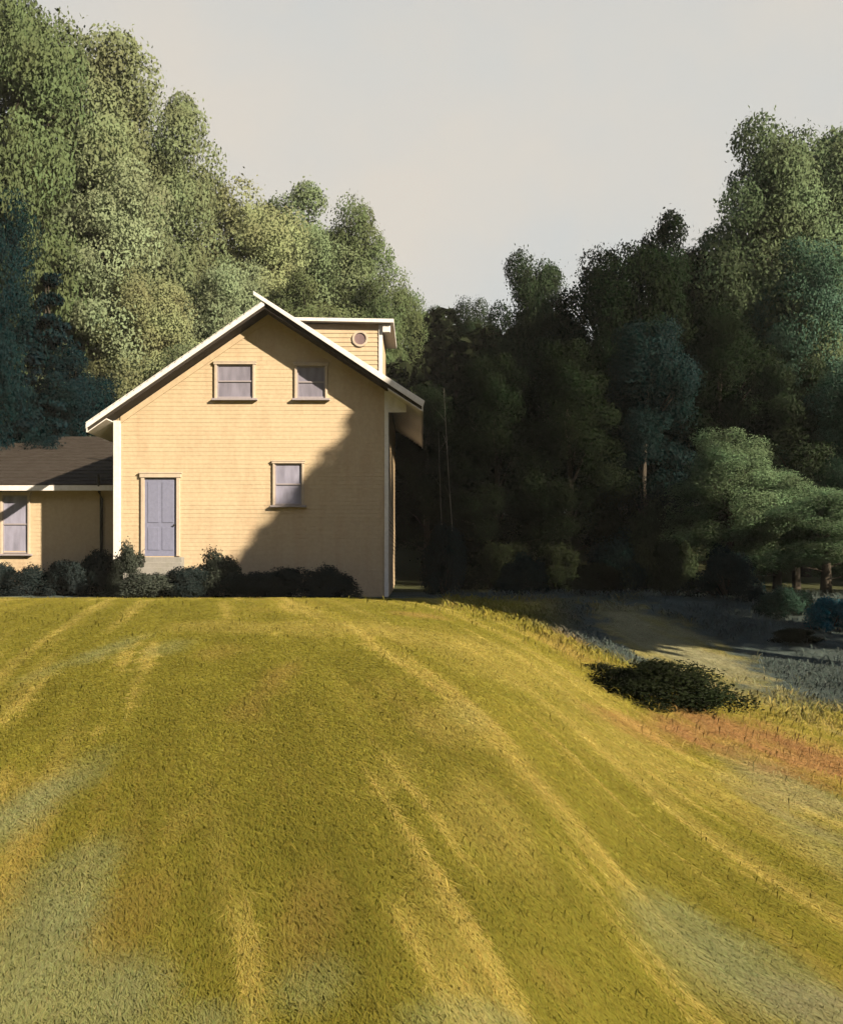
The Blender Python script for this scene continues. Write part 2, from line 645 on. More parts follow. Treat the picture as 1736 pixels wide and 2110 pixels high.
GX = axis([(-1500, -200, 130), (-200, -40, 8), (-40, -14, 1), (-14, 12, .16), (12, 40, 1), (40, 200, 8), (200, 1500, 130)])
GY = axis([(-1500, -200, 130), (-200, -20, 8), (-20, 2, 1), (2, 38, .16), (38, 90, 1), (90, 250, 8), (250, 2200, 130)])
XX, YY = np.meshgrid(GX, GY)
ZZ = ground(XX, YY)
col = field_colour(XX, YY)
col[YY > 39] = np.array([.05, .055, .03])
nx, ny = len(GX), len(GY)
idx = np.arange(nx * ny).reshape(ny, nx)
Fq = np.stack([idx[:-1, :-1], idx[:-1, 1:], idx[1:, 1:], idx[1:, :-1]], -1).reshape(-1, 4)
me = np_mesh('ground', np.stack([XX, YY, ZZ], -1).reshape(-1, 3), Fq, True)
ca = me.color_attributes.new('tint', 'FLOAT_COLOR', 'POINT')
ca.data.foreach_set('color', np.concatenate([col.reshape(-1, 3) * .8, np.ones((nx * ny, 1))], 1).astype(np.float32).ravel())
g = link_mesh('ground', me, attr_mat('meadow_soil', 0))
g['kind'] = 'structure'


def blades(n, seed, y0, y1, length, rise, wid, spread, keep=None, umax=.56):
    """single blades; length = how far they lie over along the mown rows, rise = how high they stand"""
    R = np.random.RandomState(seed)
    y = np.exp(R.uniform(math.log(y0), math.log(y1), n))
    x = R.uniform(-umax, umax, n) * y
    ok = ~((y > 34.6) & (x < -.6))
    if keep is not None:
        ok &= keep(x, y, R)
    x, y = x[ok], y[ok]
    n = len(x)
    z = ground(x, y)
    hh = R.uniform(rise[0], rise[1], n) * (1 + .02 * y)
    ln = R.uniform(length[0], length[1], n) * (1 + .04 * y)
    ww = wid * (y / 6) ** .75 * R.uniform(.6, 1.4, n)
    th = np.arctan2(-1.0, np.clip(.24 - .0024 * y, 0, .3)) + spread * R.randn(n)
    cx, cy = np.cos(th), np.sin(th)
    lx, ly = cx * ln, cy * ln
    wx, wy = -cy * ww * .5, cx * ww * .5
    zt = ground(x + lx, y + ly)
    V = np.empty((n, 4, 3), np.float32)
    V[:, 0] = np.stack([x, y, z + .001], -1)
    V[:, 1] = np.stack([x + wx + lx * .45, y + wy + ly * .45, z * .55 + zt * .45 + hh * .8], -1)
    V[:, 2] = np.stack([x + lx, y + ly, zt + hh], -1)
    V[:, 3] = np.stack([x - wx + lx * .45, y - wy + ly * .45, z * .55 + zt * .45 + hh * .8], -1)
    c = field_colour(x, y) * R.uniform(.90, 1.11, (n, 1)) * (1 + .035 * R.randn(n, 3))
    c4 = np.ones((n, 4, 4), np.float32)
    c4[:, :, :3] = np.clip(c, .003, .9)[:, None, :]
    me = np_mesh('grass', V.reshape(-1, 3), np.arange(n * 4).reshape(-1, 4))
    ca = me.color_attributes.new('tint', 'FLOAT_COLOR', 'POINT')
    ca.data.foreach_set('color', c4.ravel())
    return me


grass_mat = attr_mat('grass_blade', .72)
o = link_mesh('grass', blades(560000, 5, 2.3, 36, (.05, .13), (.003, .010), .0055, .30), grass_mat)
o['kind'] = 'stuff'
o['label'] = 'short golden olive grass combed in curving rows over the knoll'


o = link_mesh('grass_tufts', blades(26000, 15, 2.4, 26, (.03, .09), (.02, .06), .006, 1.0, lambda x, y, R: fbm(N2, x * 1.7 + 90, y * 1.1 + 90, 3) > .585), grass_mat)
o['kind'] = 'stuff'
o['label'] = 'longer tufts the mower missed'


def in_swale(x, y, R):
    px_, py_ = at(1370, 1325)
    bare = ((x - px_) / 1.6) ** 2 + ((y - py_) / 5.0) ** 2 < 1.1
    d = np.interp(np.clip(x / y, -1.2, 1.2), _u, _d)
    return ~bare & (y > d + 2.0) & (x / y > .02) & (fbm(N4, x * .6, y * .6, 3) + .12 * R.randn(len(x)) > .47)


o = link_mesh('meadow_weeds', blades(110000, 9, 14, 38, (.04, .18), (.02, .14), .010, 1.6, in_swale), grass_mat)
o['kind'] = 'stuff'
o['label'] = 'grey green weeds in the shaded hollow beyond the knoll'


def near_edge(x, y, R):
    d = np.interp(np.clip(x / y, -1.2, 1.2), _u, _d)
    return (np.abs(y - d - R.randn(len(x)) * 1.4) < 2.2) & (x / y > .03 + .05 * R.randn(len(x)))


o = link_mesh('stubble', blades(90000, 6, 2.3, 30, (.01, .04), (.010, .026), .004, .8), grass_mat)
o['kind'] = 'stuff'
o['label'] = 'short upright stubble among the combed grass'
o = link_mesh('tall_grass', blades(45000, 8, 8, 26, (.04, .16), (.02, .11), .007, .9, near_edge), grass_mat)
o['kind'] = 'stuff'
o['label'] = 'taller rusty and straw coloured grass along the crest of the knoll'


# ------------------------------------------------------------------ the house
YF = 35.0
s35 = F / YF


def hx(px, y=YF):
    return (px - 868) / F * y


def hz(py, y=YF):
    return CAM_Z - (py - HOR) / F * y


XL, XR = hx(236), hx(798)
ZB = .30
YB = 45.0
YR = YF - .82                                     # front edge of the roof
PKX, PKZ = hx(545, YR), hz(619, YR)
RLX, RLZ = hx(180, YR), hz(872, YR)
RRX, RRZ = hx(868, YR), hz(828, YR)
sl = (PKZ - RLZ) / (PKX - RLX)
sr = (RRZ - PKZ) / (RRX - PKX)


def roof_z(x):
    return PKZ + sl * (x - PKX) if x < PKX else PKZ + sr * (x - PKX)


TH = .24                                           # roof thickness, measured upright
house = thing('yellow_house', 'cream yellow gabled farmhouse with white trim and a small dormer', 'house', (0, 0, 0))

w = MB()
w.prism([(XL, ZB), (XR, ZB), (XR, roof_z(XR) - TH - .01), (PKX, PKZ - TH - .01), (XL, roof_z(XL) - TH - .01)], YF + .05, YB)
w.build('wall', M['sheathing'], house)

# openings: x0, x1, z0, z1
OP = {
    'upper_l': (hx(447), hx(521), hz(820), hz(751)),
    'upper_r': (hx(612), hx(670), hz(820), hz(754)),
    'mid': (hx(566), hx(622), hz(1040), hz(955)),
    'door': (hx(298), hx(364), hz(1146), hz(984)),
}


def siding(face_y, lims, zb, zt, openings, step=.135, seed=1, lap=.009):
    """lapped boards on a wall that faces the viewer"""
    R = random.Random(seed)
    m = MB()
    z = zb
    while z < zt:
        z1 = z + step
        xa0, xb0 = lims(z)
        xa1, xb1 = lims(min(z1, zt))
        if xb0 - xa0 < .1:
            break
        zm = z + step * .5
        cuts = sorted([(a, b) for a, b, c, d in openings if c < zm < d])
        segs = []
        cur = None
        xs = [xa0] + [v for ab in cuts for v in ab] + [xb0]
        pairs = [(xs[i], xs[i + 1]) for i in range(0, len(xs), 2)]
        for (p, q) in pairs:
            if q - p < .03:
                continue
            bits = [p]
            t = p + R.uniform(1.2, 4.0)
            while t < q - .5:
                bits.append(t)
                t += R.uniform(2.6, 4.4)
            bits.append(q)
            for i in range(len(bits) - 1):
                l0, r0 = bits[i] + .002, bits[i + 1] - .002
                l1 = max(l0, xa1) if i == 0 and p == xa0 else l0
                r1 = min(r0, xb1) if i == len(bits) - 2 and q == xb0 else r0
                if r1 <= l1:
                    continue
                pr = lap * R.uniform(.8, 1.25)
                zj = R.uniform(-.004, .004)
                yb, yt = face_y + .03 - pr, face_y + .03 - .002
                m.face((l0, yb, z + zj), (r0, yb, z + zj), (r1, yt, z1 + .012), (l1, yt, z1 + .012))
                m.face((l0, face_y + .05, z + zj), (r0, face_y + .05, z + zj), (r0, yb, z + zj), (l0, yb, z + zj))
        z = z1
    return m


def house_lims(z):
    zz = z + TH + .02
    a = XL + .1 if zz < roof_z(XL) else PKX + (zz - PKZ) / sl
    b = XR - .08 if zz < roof_z(XR) else PKX + (zz - PKZ) / sr
    return max(a, XL + .1), min(b, XR - .08)


sd = siding(YF, house_lims, ZB, PKZ - TH - .05, list(OP.values())).build('siding', M['siding'], house)
sd['kind'] = 'stuff'

# the right-hand wall, seen edge on
m = MB()
z = ZB
while z < roof_z(XR) - TH - .2:
    m.face((XR + .03, YF + .12, z), (XR + .03, YB - .02, z), (XR + .004, YB - .02, z + .165), (XR + .004, YF + .12, z + .165))
    m.face((XR + .001, YF + .12, z), (XR + .001, YB - .02, z), (XR + .03, YB - .02, z), (XR + .03, YF + .12, z))
    z += .155
o = m.build('side_siding', M['siding'], house)
o['kind'] = 'stuff'

# corner boards
m = MB()
m.box(XL - .03, XL + .20, YF - .03, YF + .06, ZB, roof_z(XL) - TH - .01)
m.box(XL - .03, XL - .002, YF + .061, YF + .20, ZB, roof_z(XL) - TH - .02)
m.build('corner_board', M['trim'], house, bevel=.006)
m = MB()
m.box(XR - .10, XR + .035, YF - .025, YF + .06, ZB, roof_z(XR) - TH - .01)
m.box(XR + .004, XR + .035, YF + .061, YF + .16, ZB, roof_z(XR) - TH - .02)
m.build('corner_board', M['trim'], house, bevel=.006)
# frieze boards under the rakes
for side in (0, 1):
    m = MB()
    d = .22
    if side == 0:
        pts = [(XL + .2, roof_z(XL + .2) - TH - .02), (PKX, PKZ - TH - .02), (PKX, PKZ - TH - .02 - d), (XL + .2, roof_z(XL + .2) - TH - .02 - d)]
    else:
        pts = [(PKX, PKZ - TH - .02), (XR - .1, roof_z(XR - .1) - TH - .02), (XR - .1, roof_z(XR - .1) - TH - .02 - d), (PKX, PKZ - TH - .02 - d)]
    m.prism(pts, YF - .018 - .002 * side, YF + .045)
    m.build('frieze_board', M['siding'], house)

# roof: two slabs with shingle courses on top, white boards along the rakes
roof = MB()
roof.prism([(RLX, RLZ - TH), (PKX, PKZ - TH), (PKX, PKZ - .04), (RLX, RLZ - .04)], YR + .06, YB + .5)
roof.prism([(PKX + .002, PKZ - TH), (RRX, RRZ - TH), (RRX, RRZ - .04), (PKX + .002, PKZ - .04)], YR + .06, YB + .5)
roof_o = roof.build('roof', M['roof'], house)
m = MB()
for (xa, za, xb, zb_) in ((RLX - .04, RLZ - .02, PKX, PKZ), (RRX + .04, RRZ - .02, PKX, PKZ)):
    n = 26
    for i in range(n):
        t0, t1 = i / n, (i + 1.15) / n
        t1 = min(t1, 1)
        x0, x1 = xa + (xb - xa) * t0, xa + (xb - xa) * t1
        z0, z1 = za + (zb_ - za) * t0, za + (zb_ - za) * t1
        m.face((x0, YR - .02, z0 + .025), (x0, YB + .55, z0 + .025), (x1, YB + .55, z1 + .004), (x1, YR - .02, z1 + .004))
        m.face((x0, YR - .02, z0 - .01), (x0, YB + .55, z0 - .01), (x0, YB + .55, z0 + .025), (x0, YR - .02, z0 + .025))
o = m.build('shingle_courses', M['roof'], roof_o)
o['kind'] = 'stuff'
m = MB()
m.prism([(RLX - .05, RLZ - .17), (PKX - .01, PKZ - .17), (PKX - .01, PKZ + .03), (RLX - .05, RLZ + .03)], YR, YR + .058)
m.build('rake_board', M['trim'], roof_o, bevel=.006)
ov = .36                                           # this one runs on past the ridge
m = MB()
m.prism([(PKX - ov, PKZ + .06 - sr * ov - .12), (RRX + .05, RRZ - .17), (RRX + .10, RRZ + .03), (PKX - ov, PKZ + .07 - sr * ov)], YR - .035, YR - .004)
m.build('rake_board', M['trim'], roof_o, bevel=.006)
# eave boards and boxed eave ends
m = MB()
m.box(RLX - .05, RLX - .01, YR + .06, YB + .5, RLZ - .28, RLZ + .0)
m.build('eave_board', M['trim'], roof_o)
m = MB()
m.box(RRX + .01, RRX + .05, YR + .06, YB + .5, RRZ - .28, RRZ + .0)
m.build('eave_board', M['trim'], roof_o)
m = MB()
m.prism([(XR + .04, roof_z(XR + .04) - TH - .035), (RRX + .0, RRZ - TH - .035), (RRX + .0, RRZ - TH - .004), (XR + .04, roof_z(XR + .04) - TH - .004)], YR + .062, YB)
m.build('soffit', M['trim'], roof_o)
m = MB()
m.prism([(RLX + .0, RLZ - TH - .035), (XL - .04, roof_z(XL - .04) - TH - .035), (XL - .04, roof_z(XL - .04) - TH - .004), (RLX + .0, RLZ - TH - .004)], YR + .062, YB)
m.build('soffit', M['trim'], roof_o)
m = MB()
m.prism([(XR + .036, RRZ - TH + .02), (XR + .62, RRZ - TH + .02), (XR + .62, roof_z(XR + .62) - TH - .037), (XR + .036, roof_z(XR + .036) - TH - .037)], YF - .02, YF + .06)
m.build('cornice_return', M['trim'], house)


def window(parent, x0, x1, z0, z1, y, pane, head=.07, jamb=.075, sill=True, rail=True, mun=True, label=None, arch=0.0):
    w = MB()
    w.box(x0 - jamb, x0, y - .045, y + .048, z0 - .02, z1)
    w.box(x1, x1 + jamb, y - .045, y + .048, z0 - .02, z1)
    w.box(x0 - jamb - .03, x1 + jamb + .03, y - .06, y + .048, z1 + .001, z1 + head)
    w.box(x0 - jamb - .05, x1 + jamb + .05, y - .072, y + .048, z1 + head + .001, z1 + head + .035)
    fr = w.build('window', M['trim_cream'], parent, bevel=.005)
    if label:
        fr['label'] = label
    p = MB()
    p.box(x0 + .001, x1 - .001, y + .028, y + .047, z0, z1 - .001)
    p.build('pane', pane, fr)
    q = MB()
    t = .045
    q.box(x0 + .001, x0 + t, y + .0, y + .026, z0, z1 - .002)
    q.box(x1 - t, x1 - .001, y + .0, y + .026, z0, z1 - .002)
    q.box(x0 + t + .001, x1 - t - .001, y + .0, y + .026, z1 - t, z1 - .002)
    q.box(x0 + t + .001, x1 - t - .001, y + .0, y + .026, z0, z0 + t)
    if rail:
        zm = (z0 + z1) / 2
        q.box(x0 + t + .001, x1 - t - .001, y - .006, y + .026, zm - .022, zm + .022)
    q.build('sash', M['sash'], fr)
    if sill:
        s_ = MB()
        s_.box(x0 - jamb - .08, x1 + jamb + .08, y - .12, y + .048, z0 - .085, z0 - .021)
        s_.build('sill', M['sash'], fr, bevel=.006)
    return fr


window(house, *OP['upper_l'], YF, M['pane'], label='wide upper window of the gable')
window(house, *OP['upper_r'], YF, M['pane'], label='narrow upper window below the right rake')
window(house, *OP['mid'], YF, M['pane_pale'], head=.06, jamb=.06, label='lower window at the edge of the shade')

# the door and its steps
x0, x1, z0, z1 = OP['door']
w = MB()
w.box(x0 - .11, x0, YF - .045, YF + .048, z0, z1)
w.box(x1, x1 + .11, YF - .045, YF + .048, z0, z1)
w.box(x0 - .15, x1 + .15, YF - .065, YF + .048, z1 + .001, z1 + .13)
w.box(x0 - .18, x1 + .18, YF - .08, YF + .048, z1 + .131, z1 + .17)
dr = w.build('door', M['trim_cream'], house, bevel=.005)
dr['label'] = 'tall blue grey door in a pale frame'
p = MB()
p.box(x0 + .001, x1 - .001, YF + .02, YF + .047, z0, z1 - .001)
xm = (x0 + x1) / 2
for (a, b, c, d) in ((x0 + .1, xm - .05, z0 + .2, z0 + .95), (xm + .05, x1 - .1, z0 + .2, z0 + .95), (x0 + .1, xm - .05, z0 + 1.1, z1 - .14), (xm + .05, x1 - .1, z0 + 1.1, z1 - .14)):
    p.box(a, b, YF + .006, YF + .019, c, d)
p.build('door_leaf', M['door'], dr, bevel=.006)
p = MB()
p.tube([(x1 - .07, YF + .02, z0 + 1.02), (x1 - .07, YF - .05, z0 + 1.02)], [.02, .03], 10)
p.build('handle', M['metal'], dr)
for k in range(4):
    p = MB()
    zt = z0 - .03 - .17 * k
    p.box(x0 - .25 - .04 * k, x1 + .25 + .04 * k, YF - .35 - .28 * k, YF + .02 - (.28 * (k - 1) + .35 if k else 0) - .001 * k, ZB - .3, zt)
    p.build('step', M['stone'], house, bevel=.012)

# the dormer on the right-hand slope; its cheek faces the viewer
DY0, DY1 = 37.0, 41.0
dzt = hz(668, DY0)
dxr = hx(786, DY0)
dorm = MB()
xl_ = PKX + (dzt - PKZ) / sr + .02
dorm.prism([(xl_, roof_z(xl_)), (dxr, roof_z(dxr) - .05), (dxr, dzt), (xl_, dzt)], DY0 + .05, DY1)
dorm_o = dorm.build('dormer', M['sheathing'], house)
rx_, rz_ = hx(742, DY0), hz(698, DY0)


def dl(z):
    return PKX + (z + .02 - PKZ) / sr, dxr - .10


m = MB()
z = roof_z(dxr) - .1
while z < dzt:
    a0, b0 = dl(z)
    a1, b1 = dl(z + .155)
    zt = min(z + .155, dzt)
    m.face((a0, DY0 + .008, z), (b0, DY0 + .008, z), (b0, DY0 + .028, zt + .01), (a1, DY0 + .028, zt + .01))
    m.face((a0, DY0 + .05, z), (b0, DY0 + .05, z), (b0, DY0 + .008, z), (a0, DY0 + .008, z))
    z += .155
o = m.build('cheek_siding', M['siding'], dorm_o)
o['kind'] = 'stuff'
m = MB()
m.prism([(xl_ - .5, dzt + .09), (dxr + .42, dzt + .0), (dxr + .42, dzt + .13), (xl_ - .5, dzt + .2)], DY0 - .25, DY1 + .25)
m.build('dormer_roof', M['trim'], dorm_o, bevel=.01)
m = MB()
m.box(dxr - .10, dxr + .03, DY0 - .02, DY0 + .06, roof_z(dxr) - .1, dzt - .03)
m.build('corner_board', M['trim'], dorm_o, bevel=.005)
m = MB()
m.box(dxr + .031, dxr + .30, DY0 - .12, DY0 + .10, dzt - .30, dzt - .03)
m.build('cornice', M['trim'], dorm_o, bevel=.02)
# round window in the cheek
rw = MB()
n = 28
r0, r1 = .205, .275
for k in range(n):
    a, b = 2 * math.pi * k / n, 2 * math.pi * (k + 1) / n
    ca_, sa_, cb_, sb_ = math.cos(a), math.sin(a), math.cos(b), math.sin(b)
    P = lambda r, c, s, y: (rx_ + r * c, y, rz_ + r * s)
    rw.face(P(r0, ca_, sa_, DY0 - .03), P(r0, cb_, sb_, DY0 - .03), P(r1, cb_, sb_, DY0 - .03), P(r1, ca_, sa_, DY0 - .03))
    rw.face(P(r1, ca_, sa_, DY0 - .03), P(r1, cb_, sb_, DY0 - .03), P(r1, cb_, sb_, DY0 + .04), P(r1, ca_, sa_, DY0 + .04))
    rw.face(P(r0, ca_, sa_, DY0 - .03), P(r0, cb_, sb_, DY0 - .03), P(r0, cb_, sb_, DY0 + .04), P(r0, ca_, sa_, DY0 + .04))
rw.build('round_frame', M['trim_cream'], dorm_o)
rw = MB()
rw.face(*[(rx_ + .2 * math.cos(2 * math.pi * k / n), DY0 + .002, rz_ + .2 * math.sin(2 * math.pi * k / n)) for k in range(n)])
rw.face(*[(rx_ + .2 * math.cos(2 * math.pi * k / n), DY0 + .03, rz_ + .2 * math.sin(2 * math.pi * k / n)) for k in range(n)])
rw.build('round_pane', M['pane_mauve'], dorm_o)

# ------------------------------------------------------------------ the low wing on the left
YW = 37.5
WX0, WX1 = -21.0, XL - .002
WZT = hz(998, YW)
wing = thing('side_wing', 'low cream wing with a dark shingled roof set back beside the farmhouse', 'building')
WRY, WRZ = 42.0, hz(908, 42.0)
m = MB()
m.box(WX0, WX1, YW + .05, 45.8, ZB, WZT)
m.build('wall', M['sheathing'], wing)
wop = (hx(6, YW), hx(58, YW), hz(1140, YW), hz(1020, YW))
m = siding(YW, lambda z: (WX0, WX1 - .01), ZB, WZT - .05, [wop], seed=4)
o = m.build('siding', M['siding'], wing)
o['kind'] = 'stuff'
window(wing, *wop, YW, M['pane_pale'])
YE = YW - .42
ws = (WRZ - WZT) / (WRY - YW)
m = MB()
m.prism_x([(YE, WZT - ws * .42 - .0), (WRY, WRZ - .1), (WRY, WRZ + .08), (YE, WZT - ws * .42 + .14)], WX0 - .3, WX1)
m.prism_x([(WRY + .002, WRZ - .1), (46.2, WZT - .1), (46.2, WZT + .06), (WRY + .002, WRZ + .08)], WX0 - .3, WX1)
wr = m.build('roof', M['roof'], wing)
m = MB()
n = 15
for i in range(n):
    ya, yb = YE - .04 + (WRY - YE + .04) * i / n, YE - .04 + (WRY - YE + .04) * (i + 1.1) / n
    za, zb_ = WZT + ws * (ya - YW) + .15, WZT + ws * (yb - YW) + .15
    R = random.Random(i)
    x = WX0 - .3
    while x < WX1 - .01:
        x2 = min(x + R.uniform(.18, .34), WX1)
        k = R.uniform(0, .012)
        m.face((x + .004, ya, za + .028 + k), (x2 - .004, ya, za + .028 + k), (x2 - .004, yb, zb_ + .004), (x + .004, yb, zb_ + .004))
        m.face((x + .004, ya, za - .005), (x2 - .004, ya, za - .005), (x2 - .004, ya, za + .028 + k), (x + .004, ya, za + .028 + k))
        x = x2
o = m.build('shingle_courses', M['roof'], wr)
o['kind'] = 'stuff'
m = MB()
m.box(WX0 - .3, WX1 - .02, YE - .035, YE - .002, WZT - ws * .42 - .06, WZT - ws * .42 + .13)
m.build('eave_board', M['trim'], wr, bevel=.006)
# a dark downpipe from the wing's eave beside the house corner
m = MB()
xd, zd = hx(208, YW - .2), hz(1000, YW - .3)
m.tube([(xd, YE - .06, zd + .35), (xd, YE - .05, zd + .05), (xd - .01, YE + .08, zd - .22), (xd - .02, YW - .07, zd - .45), (xd - .02, YW - .07, ZB)], [.055] * 5, 10)
m.build('downpipe', M['metal'], wing, smooth=True)

# ------------------------------------------------------------------ foliage
def leaf_cloud(R, cen, rad, per, size, bias=.9, flat=.0, shell=.5):
    n = len(cen)
    k = np.repeat(np.arange(n), per)
    N = len(k)
    d = R.randn(N, 3)
    d /= np.linalg.norm(d, axis=1)[:, None]
    r = shell + (1 - shell) * R.rand(N) ** .5
    r = r * (1 + .20 * R.randn(N) * (R.rand(N) < .35))
    p = cen[k] + d * rad[k] * r[:, None]
    nr = d * bias + R.randn(N, 3) * .6 + np.array([0, 0, flat])
    nr /= np.linalg.norm(nr, axis=1)[:, None]
    t = R.randn(N, 3)
    t -= nr * (t * nr).sum(1)[:, None]
    t /= np.linalg.norm(t, axis=1)[:, None]
    b = np.cross(nr, t)
    s = (size * R.uniform(.6, 1.35, N))[:, None]
    V = np.empty((N, 4, 3), np.float32)
    V[:, 0] = p - t * s * .62
    V[:, 1] = p - b * s * .34 + nr * s * .08
    V[:, 2] = p + t * s * .62
    V[:, 3] = p + b * s * .34 + nr * s * .08
    return V.reshape(-1, 3)


def quads(V):
    return np.arange(len(V)).reshape(-1, 4)


def broadleaf_clumps(R, H=16., rad=4.5, base=.10, n=90, lobes=11):
    """clumps of leaves over the skin of a dozen billowing lobes"""
    lc, lr = [(0, 0, H * .80), (0, 0, H * (base + .42))], [rad * .56, rad * .8]
    a0 = R.uniform(0, 6.28)
    for i in range(lobes):
        q = (i + R.rand()) / lobes
        h = base + .13 + (.84 - base - .13) * q
        rr = rad * (.62 - .34 * max(0, q - .45) / .55) * R.uniform(.8, 1.12)
        a = a0 + i * 2.4 + R.uniform(-.4, .4)
        lc.append((rr * math.cos(a), rr * math.sin(a), h * H))
        lr.append(rad * R.uniform(.36, .52) * (1.05 - .25 * q))
    cs, rs = [], []
    for i in range(n):
        k = i % len(lc)
        d = R.randn(3) + np.array([0, 0, .25])
        d /= np.linalg.norm(d)
        p = np.array(lc[k]) + d * lr[k] * R.uniform(.62, .95) * np.array([1, 1, 1.15])
        if p[2] < base * H + .3:
            p[2] = base * H + R.uniform(.3, 1.6)
        cs.append(p)
        s = R.uniform(.75, 1.3)
        rs.append((s * 1.15, s * 1.15, s * .9))
    return np.array(cs), np.array(rs)


def conifer_clumps(R, H=16., rad=3.6, base=.03, tiers=17):
    cs, rs = [], []
    for i in range(tiers):
        q = (i + .3 * R.rand()) / tiers
        h = (base + (1 - base) * q) * H
        rt = rad * (1 - q) ** .75 * R.uniform(.8, 1.12)
        n = max(3, int(9 * (1 - q) + 3))
        for k in range(n):
            a = 2 * math.pi * (k + R.rand() * .7) / n + i
            for f in (.35, .68, 1.0):
                rr = rt * f * R.uniform(.85, 1.15)
                cs.append((rr * math.cos(a), rr * math.sin(a), h - .22 * rr + R.uniform(-.2, .2)))
                s = .34 + .3 * (1 - q) * (1.15 - .4 * f)
                rs.append((s * 1.25, s * 1.25, s * .5))
    return np.array(cs), np.array(rs)


def trunk_mesh(R, cen, H=16., r=.30, limbs=11, conifer=False):
    m = MB()
    top = H * (.93 if conifer else .72)
    pts = [(0, 0, -.6), (0, 0, .0), (.05 * R.randn(), .05 * R.randn(), top * .25), (.14 * R.randn(), .14 * R.randn(), top * .5), (.2 * R.randn(), .2 * R.randn(), top * .75), (.2 * R.randn(), .2 * R.randn(), top)]
    m.tube(pts, [r * 1.5, r * 1.2, r, r * .75, r * .5, r * .12], 8)
    ids = R.choice(len(cen), limbs, False)
    for i in ids:
        c = Vector(cen[i])
        hh = max(.6, min(top * .9, c.z * .7 if not conifer else c.z))
        s = Vector((pts[3][0], pts[3][1], hh))
        mid = s.lerp(c, .5) + Vector((0, 0, .25))
        m.tube([tuple(s), tuple(mid), tuple(c)], [r * .34, r * .2, r * .05], 5)
    return m.mesh('trunk', True)


CROWN, TRUNK = {}, {}


def kind_broad(key, seed, per, size, **kw):
    R = np.random.RandomState(seed)
    c, r = broadleaf_clumps(R, **kw)
    V = leaf_cloud(R, c, r, per, size, .9)
    CROWN[key] = np_mesh('crown', V, quads(V))
    CROWN[key].materials.append(L['olive'])
    TRUNK[key] = trunk_mesh(R, c)
    TRUNK[key].materials.append(M['bark'])


def kind_conifer(key, seed, per, size, **kw):
    R = np.random.RandomState(seed)
    c, r = conifer_clumps(R, **kw)
    V = leaf_cloud(R, c, r, per, size, .5, .3)
    CROWN[key] = np_mesh('crown', V, quads(V))
    CROWN[key].materials.append(L['spruce'])
    TRUNK[key] = trunk_mesh(R, c, conifer=True, r=.22)
    TRUNK[key].materials.append(M['bark'])


kind_broad('b1', 101, 950, .128)
kind_broad('b2', 102, 950, .128, n=95, rad=4.4)
kind_broad('b3', 103, 950, .128, n=88, rad=4.6, lobes=9)
kind_broad('b4', 104, 900, .125, n=96, base=.03, lobes=13)
kind_conifer('c1', 111, 46, .24)
kind_conifer('c2', 112, 46, .24, rad=3.9, tiers=16)

TREES = []


def tree(key, px, y, top_py, wid_px, leaf, label, name=None, group=None, sink=.0, base=None):
    x = hx(px, y)
    zb = gz(x, y) - sink if base is None else base
    zt = hz(top_py, y)
    hgt = zt - zb
    wid = wid_px / F * y
    if key[0] == 's' and leaf + '_low' in L:
        leaf += '_low'
    R = random.Random(label)
    nm = name or {'b': 'broadleaf_tree', 'c': 'conifer_tree', 's': 'shrub'}[key[0]]
    t = thing(nm, label, 'shrub' if key[0] == 's' else 'tree', (x, y, zb), group)
    t.rotation_euler = (0, 0, R.uniform(0, 6.28))
    nat = {'b': (16., 10.4), 'c': (16., 8.2), 's': (1.0, 1.2)}[key[0]]
    t.scale = (wid / nat[1], wid / nat[1], hgt / nat[0])
    for part, src in (('crown', CROWN), ('trunk', TRUNK)):
        o = bpy.data.objects.new(part if key[0] != 's' else {'crown': 'foliage', 'trunk': 'stem'}[part], src[key])
        C.objects.link(o)
        o.parent = t
        o.material_slots[0].link = 'OBJECT'
        o.material_slots[0].material = L[leaf] if part == 'crown' else M['bark']
    return t


